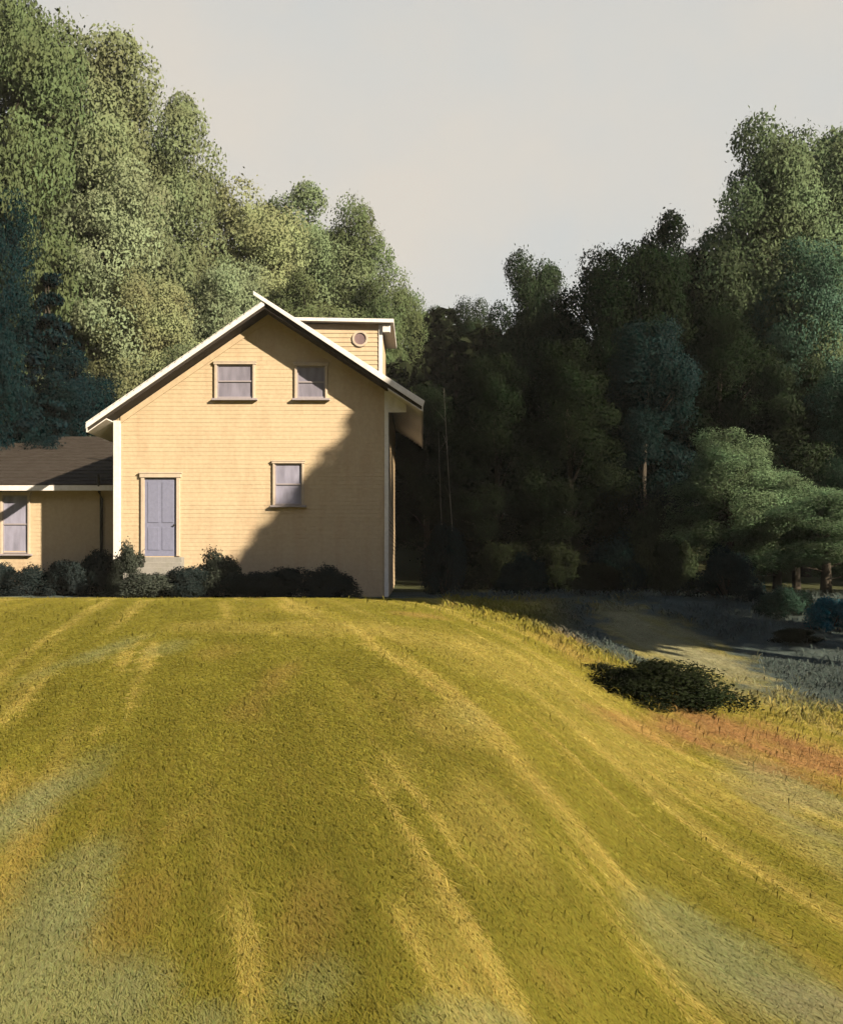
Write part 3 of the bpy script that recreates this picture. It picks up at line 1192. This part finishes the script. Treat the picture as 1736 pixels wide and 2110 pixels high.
LEFT = 'sunlit trees on the hillside behind the farmhouse'
DARKL = 'dark conifers behind the wing'
RIGHT = 'shaded trees right of the farmhouse'
for a in [
    ('b1', -10, 45, -230, 500, 'moss', 'tall mossy green tree in the upper left corner of the view', LEFT),
    ('b2', 175, 50, 20, 520, 'olive', 'tallest olive tree sloping down from the upper left corner', LEFT),
    ('b3', 320, 54, 120, 400, 'olive', 'olive green tree whose rounded shoulder juts into the sky on the left', LEFT),
    ('b4', 215, 47, 290, 420, 'sage', 'big pale sage tree in the middle of the left hillside', LEFT),
    ('b2', 40, 43.8, 200, 230, 'moss', 'mossy tree at the left edge above the dark conifers', LEFT),
    ('b1', 490, 57, 305, 400, 'sage_warm', 'warm sage tree below the shoulder in the left treeline', LEFT),
    ('b3', 630, 61, 350, 400, 'olive', 'olive tree in the middle of the slope above the house ridge', LEFT),
    ('b4', 725, 62, 405, 300, 'moss', 'dark mossy tree at the right end of the left treeline', LEFT),
    ('b1', 470, 50, 480, 300, 'sage', 'pale sage rounded tree just above the left roof slope', LEFT),
    ('b2', 300, 46, 540, 330, 'sage_warm', 'low warm sage tree left of the gable', LEFT),
    ('b3', 640, 54, 535, 340, 'moss', 'dark mossy tree directly behind the ridge of the roof', LEFT),
    ('b4', 400, 44.5, 690, 300, 'olive', 'low olive tree touching the left roof slope', LEFT),
    ('b1', 790, 58, 520, 220, 'moss', 'dark tree rising behind the dormer', LEFT),
    ('b2', 890, 75, 622, 200, 'darkgreen', 'distant dark green tree at the bottom of the notch in the treeline', LEFT),
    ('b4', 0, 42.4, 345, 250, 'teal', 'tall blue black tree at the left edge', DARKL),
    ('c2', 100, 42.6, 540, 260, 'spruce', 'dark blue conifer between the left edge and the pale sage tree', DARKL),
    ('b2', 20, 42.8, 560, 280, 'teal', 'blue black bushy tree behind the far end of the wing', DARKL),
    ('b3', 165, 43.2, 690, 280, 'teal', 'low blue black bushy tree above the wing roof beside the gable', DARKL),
    # right
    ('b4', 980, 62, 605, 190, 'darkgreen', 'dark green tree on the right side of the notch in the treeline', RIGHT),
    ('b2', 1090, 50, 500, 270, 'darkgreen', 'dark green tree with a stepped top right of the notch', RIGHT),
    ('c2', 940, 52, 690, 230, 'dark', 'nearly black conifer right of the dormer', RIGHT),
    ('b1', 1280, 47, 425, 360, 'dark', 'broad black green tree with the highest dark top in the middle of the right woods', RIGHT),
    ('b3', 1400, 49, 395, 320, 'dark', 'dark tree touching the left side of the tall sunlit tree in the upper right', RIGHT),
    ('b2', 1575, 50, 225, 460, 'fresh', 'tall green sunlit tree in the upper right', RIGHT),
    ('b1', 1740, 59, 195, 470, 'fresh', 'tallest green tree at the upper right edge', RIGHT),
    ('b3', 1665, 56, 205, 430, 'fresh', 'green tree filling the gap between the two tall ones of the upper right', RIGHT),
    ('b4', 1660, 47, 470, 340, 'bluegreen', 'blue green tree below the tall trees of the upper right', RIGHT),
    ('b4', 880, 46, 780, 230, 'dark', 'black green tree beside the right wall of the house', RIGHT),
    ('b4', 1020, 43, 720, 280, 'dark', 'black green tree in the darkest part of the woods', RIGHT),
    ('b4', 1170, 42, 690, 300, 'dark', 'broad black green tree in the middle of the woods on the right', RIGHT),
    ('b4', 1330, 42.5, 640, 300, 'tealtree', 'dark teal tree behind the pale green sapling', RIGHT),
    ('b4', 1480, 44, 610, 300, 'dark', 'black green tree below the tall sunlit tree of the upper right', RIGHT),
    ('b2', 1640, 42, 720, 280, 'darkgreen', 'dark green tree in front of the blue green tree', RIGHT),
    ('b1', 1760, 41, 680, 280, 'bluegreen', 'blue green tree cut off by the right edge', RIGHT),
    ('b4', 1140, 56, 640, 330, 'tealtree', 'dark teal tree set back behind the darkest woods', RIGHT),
    ('b4', 1500, 38.5, 875, 300, 'meadow', 'pale green young tree lit at the edge of the right woods', RIGHT),
    ('b4', 1600, 39.2, 960, 290, 'meadow', 'pale green bushy tree between the young tree and the low one at the right edge', RIGHT),
    ('b4', 1700, 37, 1005, 380, 'meadow', 'low pale green bushy tree at the right edge', RIGHT),
]:
    tree(*a[:6], a[6], group=a[7])

# ---- shrubs
def kind_shrub(key, seed, n, per, size):
    R = np.random.RandomState(seed)
    cs, rs = [], []
    for i in range(n):
        a = R.uniform(0, 6.28)
        q = R.rand()
        rr = .62 * math.sqrt(R.rand()) * (1 - .45 * q)
        cs.append((rr * math.cos(a), rr * math.sin(a), .10 + .72 * q * (1 - .35 * rr / .62)))
        s = R.uniform(.14, .24)
        rs.append((s, s, s * .85))
    c, r = np.array(cs), np.array(rs)
    V = leaf_cloud(R, c, r, per, size, .7, .1, .3)
    V = V[(V.reshape(-1, 4, 3)[:, :, 2].min(1) > -.03).repeat(4)]
    CROWN[key] = np_mesh('foliage', V, quads(V))
    CROWN[key].materials.append(L['shrub'])
    m = MB()
    for i in R.choice(n, 7, False):
        p = Vector(c[i])
        m.tube([(0.04 * R.randn(), .04 * R.randn(), -.1), tuple(p * .5 + Vector((0, 0, .05))), tuple(p)], [.022, .016, .006], 5)
    TRUNK[key] = m.mesh('stem', True)
    TRUNK[key].materials.append(M['bark'])


kind_shrub('s1', 201, 38, 420, .038)
kind_shrub('s2', 202, 46, 380, .036)
kind_shrub('s3', 203, 34, 420, .038)
kind_shrub('s4', 204, 46, 520, .030)

FRONT = 'shrubs along the foot of the farmhouse front'
WINGS = 'shrubs along the foot of the wing'
for a in [
    ('s1', 266, 34.2, 1105, 80, 'shrub_grey', 'grey green shrub at the white left corner of the farmhouse', FRONT),
    ('s2', 300, 33.3, 1168, 170, 'shrub_grey', 'low grey green shrub in front of the door', FRONT),
    ('s3', 385, 33.5, 1158, 120, 'shrub', 'low dark shrub just right of the door', FRONT),
    ('s1', 450, 34.0, 1122, 110, 'shrub_grey', 'tallest grey green shrub in the middle of the farmhouse front', FRONT),
    ('s2', 520, 33.6, 1165, 150, 'shrub', 'low dark shrub right of the tallest front shrub', FRONT),
    ('s3', 600, 33.9, 1160, 130, 'shrub', 'low dark shrub under the lower window', FRONT),
    ('s1', 672, 33.9, 1158, 130, 'shrub', 'rounded blue black shrub nearest the right corner of the farmhouse', FRONT),
    ('s3', 208, 36.3, 1120, 90, 'shrub', 'tall dark shrub in the angle between wing and farmhouse', WINGS),
    ('s2', 140, 36.3, 1138, 120, 'shrub', 'spreading dark shrub in the middle of the wing wall', WINGS),
    ('s1', 62, 36.3, 1158, 120, 'shrub', 'low dark shrub right of the wing window', WINGS),
    ('s3', -5, 36.3, 1150, 90, 'shrub', 'dark shrub under the wing window at the left edge', WINGS),
    ('s2', 917, 37.5, 1045, 95, 'teal', 'tall teal black shrub just right of the house', None),
    ('s1', 1080, 37, 1130, 110, 'teal', 'teal black shrub at the foot of the darkest woods', None),
    ('s3', 1225, 37, 1150, 120, 'dark', 'black shrub between the woods and the pale patch of ground', None),
    ('s1', 1495, 34.5, 1112, 140, 'teal', 'rounded dark teal shrub under the pale green young tree', None),
    ('s4', 1340, 15.0, 1352, 330, 'dark', 'low spreading black green shrub on the slope of the swale', None),
    ('s4', 1235, 16.4, 1366, 230, 'dark', 'black green shrub in the middle of the dark clump on the slope', None),
    ('s1', 1335, 40.2, 1010, 130, 'darkgreen', 'tall dark green shrub before the teal tree', None),
    ('s2', 1030, 41, 1090, 150, 'dark', 'black shrub among the trunks of the darkest woods', None),
    ('s1', 1270, 40.5, 1075, 150, 'teal', 'teal black shrub among the trunks left of the pale green tree', None),
    ('s3', 1140, 40, 1105, 130, 'dark', 'black green shrub among the trunks of the woods', None),
    ('s4', 1160, 17.4, 1386, 180, 'shrub', 'small dark shrub left of the low spreading one on the slope', None),
    ('s2', 1715, 29, 1215, 110, 'bluish', 'blue leaved shrub at the right edge', None),
    ('s1', 1620, 31, 1200, 120, 'bluegreen', 'blue green shrub left of the blue leaved one', None),
    ('s3', 1640, 27, 1290, 110, 'dark', 'dark shrub in front of the blue leaved one', None),
    ('s2', 1390, 36, 1085, 90, 'darkgreen', 'dark green shrub left of the pale green young tree', None),
]:
    tree(*a[:6], a[6], group=a[7], sink=.16 if a[0] == 's4' else .05)

# ---- thin bare saplings and a long bare bough at the edge of the woods
SAP = 'bare saplings at the edge of the woods'
for (pxa, pya, pxb, pyb, y, r, lab) in [
    (938, 1185, 914, 800, 38.2, .010, 'taller thin bare sapling right of the house'),
    (914, 1140, 903, 890, 38.0, .008, 'shorter thin bare sapling right of the house')]:
    t = thing('bare_sapling', lab, 'sapling', (hx(pxa, y), y, gz(hx(pxa, y), y)), SAP)
    m = MB()
    dx = hx(pxb, y) - hx(pxa, y)
    hgt = hz(pyb, y) - t.location.z
    m.tube([(0, 0, -.2), (dx * .2, 0, hgt * .25), (dx * .62, .05, hgt * .6), (dx, 0, hgt)], [r * 1.6, r * 1.3, r, r * .3], 6)
    m.build('stem', M['bark_pale'], t, True)
    R = random.Random(lab)
    for k in range(5):
        m = MB()
        f = R.uniform(.4, .92)
        p = Vector((dx * f, 0, hgt * f))
        q = p + Vector((R.uniform(-.5, .5), R.uniform(-.4, .2), R.uniform(.25, .6)))
        m.tube([tuple(p), tuple(p.lerp(q, .5) + Vector((0, 0, .04))), tuple(q)], [r * .5, r * .35, r * .15], 5)
        m.build('twig', M['bark_pale'], t, True)

# ---- wood outside the frame: its sunny side shades the right-hand woods and the foot of the house
def woodland(trees, seed, nm, leaf, label):
    R = np.random.RandomState(seed)
    Vs = []
    tm = MB()
    for (x, y, h, wd, b) in trees:
        c, r = broadleaf_clumps(R, H=16., base=b, n=90)
        sc = np.array([wd / 10.4, wd / 10.4, h / 16.])
        p = np.array([x, y, gz(x, y)])
        Vs.append(leaf_cloud(R, c * sc + p, r * sc * 1.15, 300 if seed == 301 and y < 20 else 110, .52, .8))
        tm.tube([(x, y, p[2] - .5), (x, y, p[2] + h * .4), (x + .2, y, p[2] + h * .8)], [.45, .33, .1], 8)
    V = np.concatenate(Vs)
    o = link_mesh(nm, np_mesh(nm, V, quads(V)), L[leaf])
    o['kind'] = 'stuff'
    o['label'] = label
    o2 = tm.build('woodland_trunks', M['bark'], o)
    o2['kind'] = 'stuff'
    return o


SHADE = [
    # casts the shade that climbs the right half of the farmhouse front
    (20.9, 18, 22.6, 7.2, .40), (17.4, 18, 17.0, 7.5, .45), (24.5, 18.5, 23, 8, .40), (31, 18, 13, 10, .08),
    # shades the swale and the foot of the woods beyond
    (31, 27, 11, 11, .05), (38, 24, 17, 12, .05), (34, 34, 16, 11, .05), (44, 30, 19, 12, .05), (46, 18, 20, 12, .05),
]
SKY_BLOCK = [(x, y, h, 12, .05) for x, y, h in [  # trees added out of view to hold sky light off the house front
    (-22, -10, 29), (-14, -13, 30), (-6, -14, 29), (2, -16, 28), (-30, -4, 22), (-33, 6, 23), (-33, 17, 22), (-31, 28, 22), (-38, 36, 22), (12, -30, 20), (22, -38, 19), (-20, -26, 26), (-8, -30, 26), (32, -44, 21), (44, -6, 20), (50, -16, 22), (46, -28, 24), (58, -34, 26), (38, -42, 24), (24, -46, 23), (54, 2, 22), (14, -38, 23), (60, -12, 24), (-38, -12, 26), (-30, -22, 28)]]
woodland(SHADE, 301, 'woodland', 'wood', 'tall unseen wood outside the frame on the sunny side')
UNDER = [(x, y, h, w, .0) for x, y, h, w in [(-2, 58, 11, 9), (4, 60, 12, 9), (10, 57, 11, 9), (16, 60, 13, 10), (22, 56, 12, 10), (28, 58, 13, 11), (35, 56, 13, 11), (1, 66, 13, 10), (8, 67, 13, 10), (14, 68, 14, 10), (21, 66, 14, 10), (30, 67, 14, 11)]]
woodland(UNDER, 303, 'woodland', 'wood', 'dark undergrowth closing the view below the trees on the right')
woodland(SKY_BLOCK, 302, 'woodland', 'wood', 'unseen wood added behind the view to block sky light')

# ------------------------------------------------------------------ the air of a warm hazy evening
hm, n, l = new_mat('evening_haze')
o = n.new('ShaderNodeOutputMaterial')
v = n.new('ShaderNodeVolumePrincipled')
v.inputs['Color'].default_value = (.90, .92, .90, 1)
v.inputs['Density'].default_value = .0002
v.inputs['Anisotropy'].default_value = .0
l.new(v.outputs[0], o.inputs['Volume'])
m = MB()
m.box(-90, 90, -60, 130, -6, 60)
h = m.build('haze', hm)
h['kind'] = 'stuff'
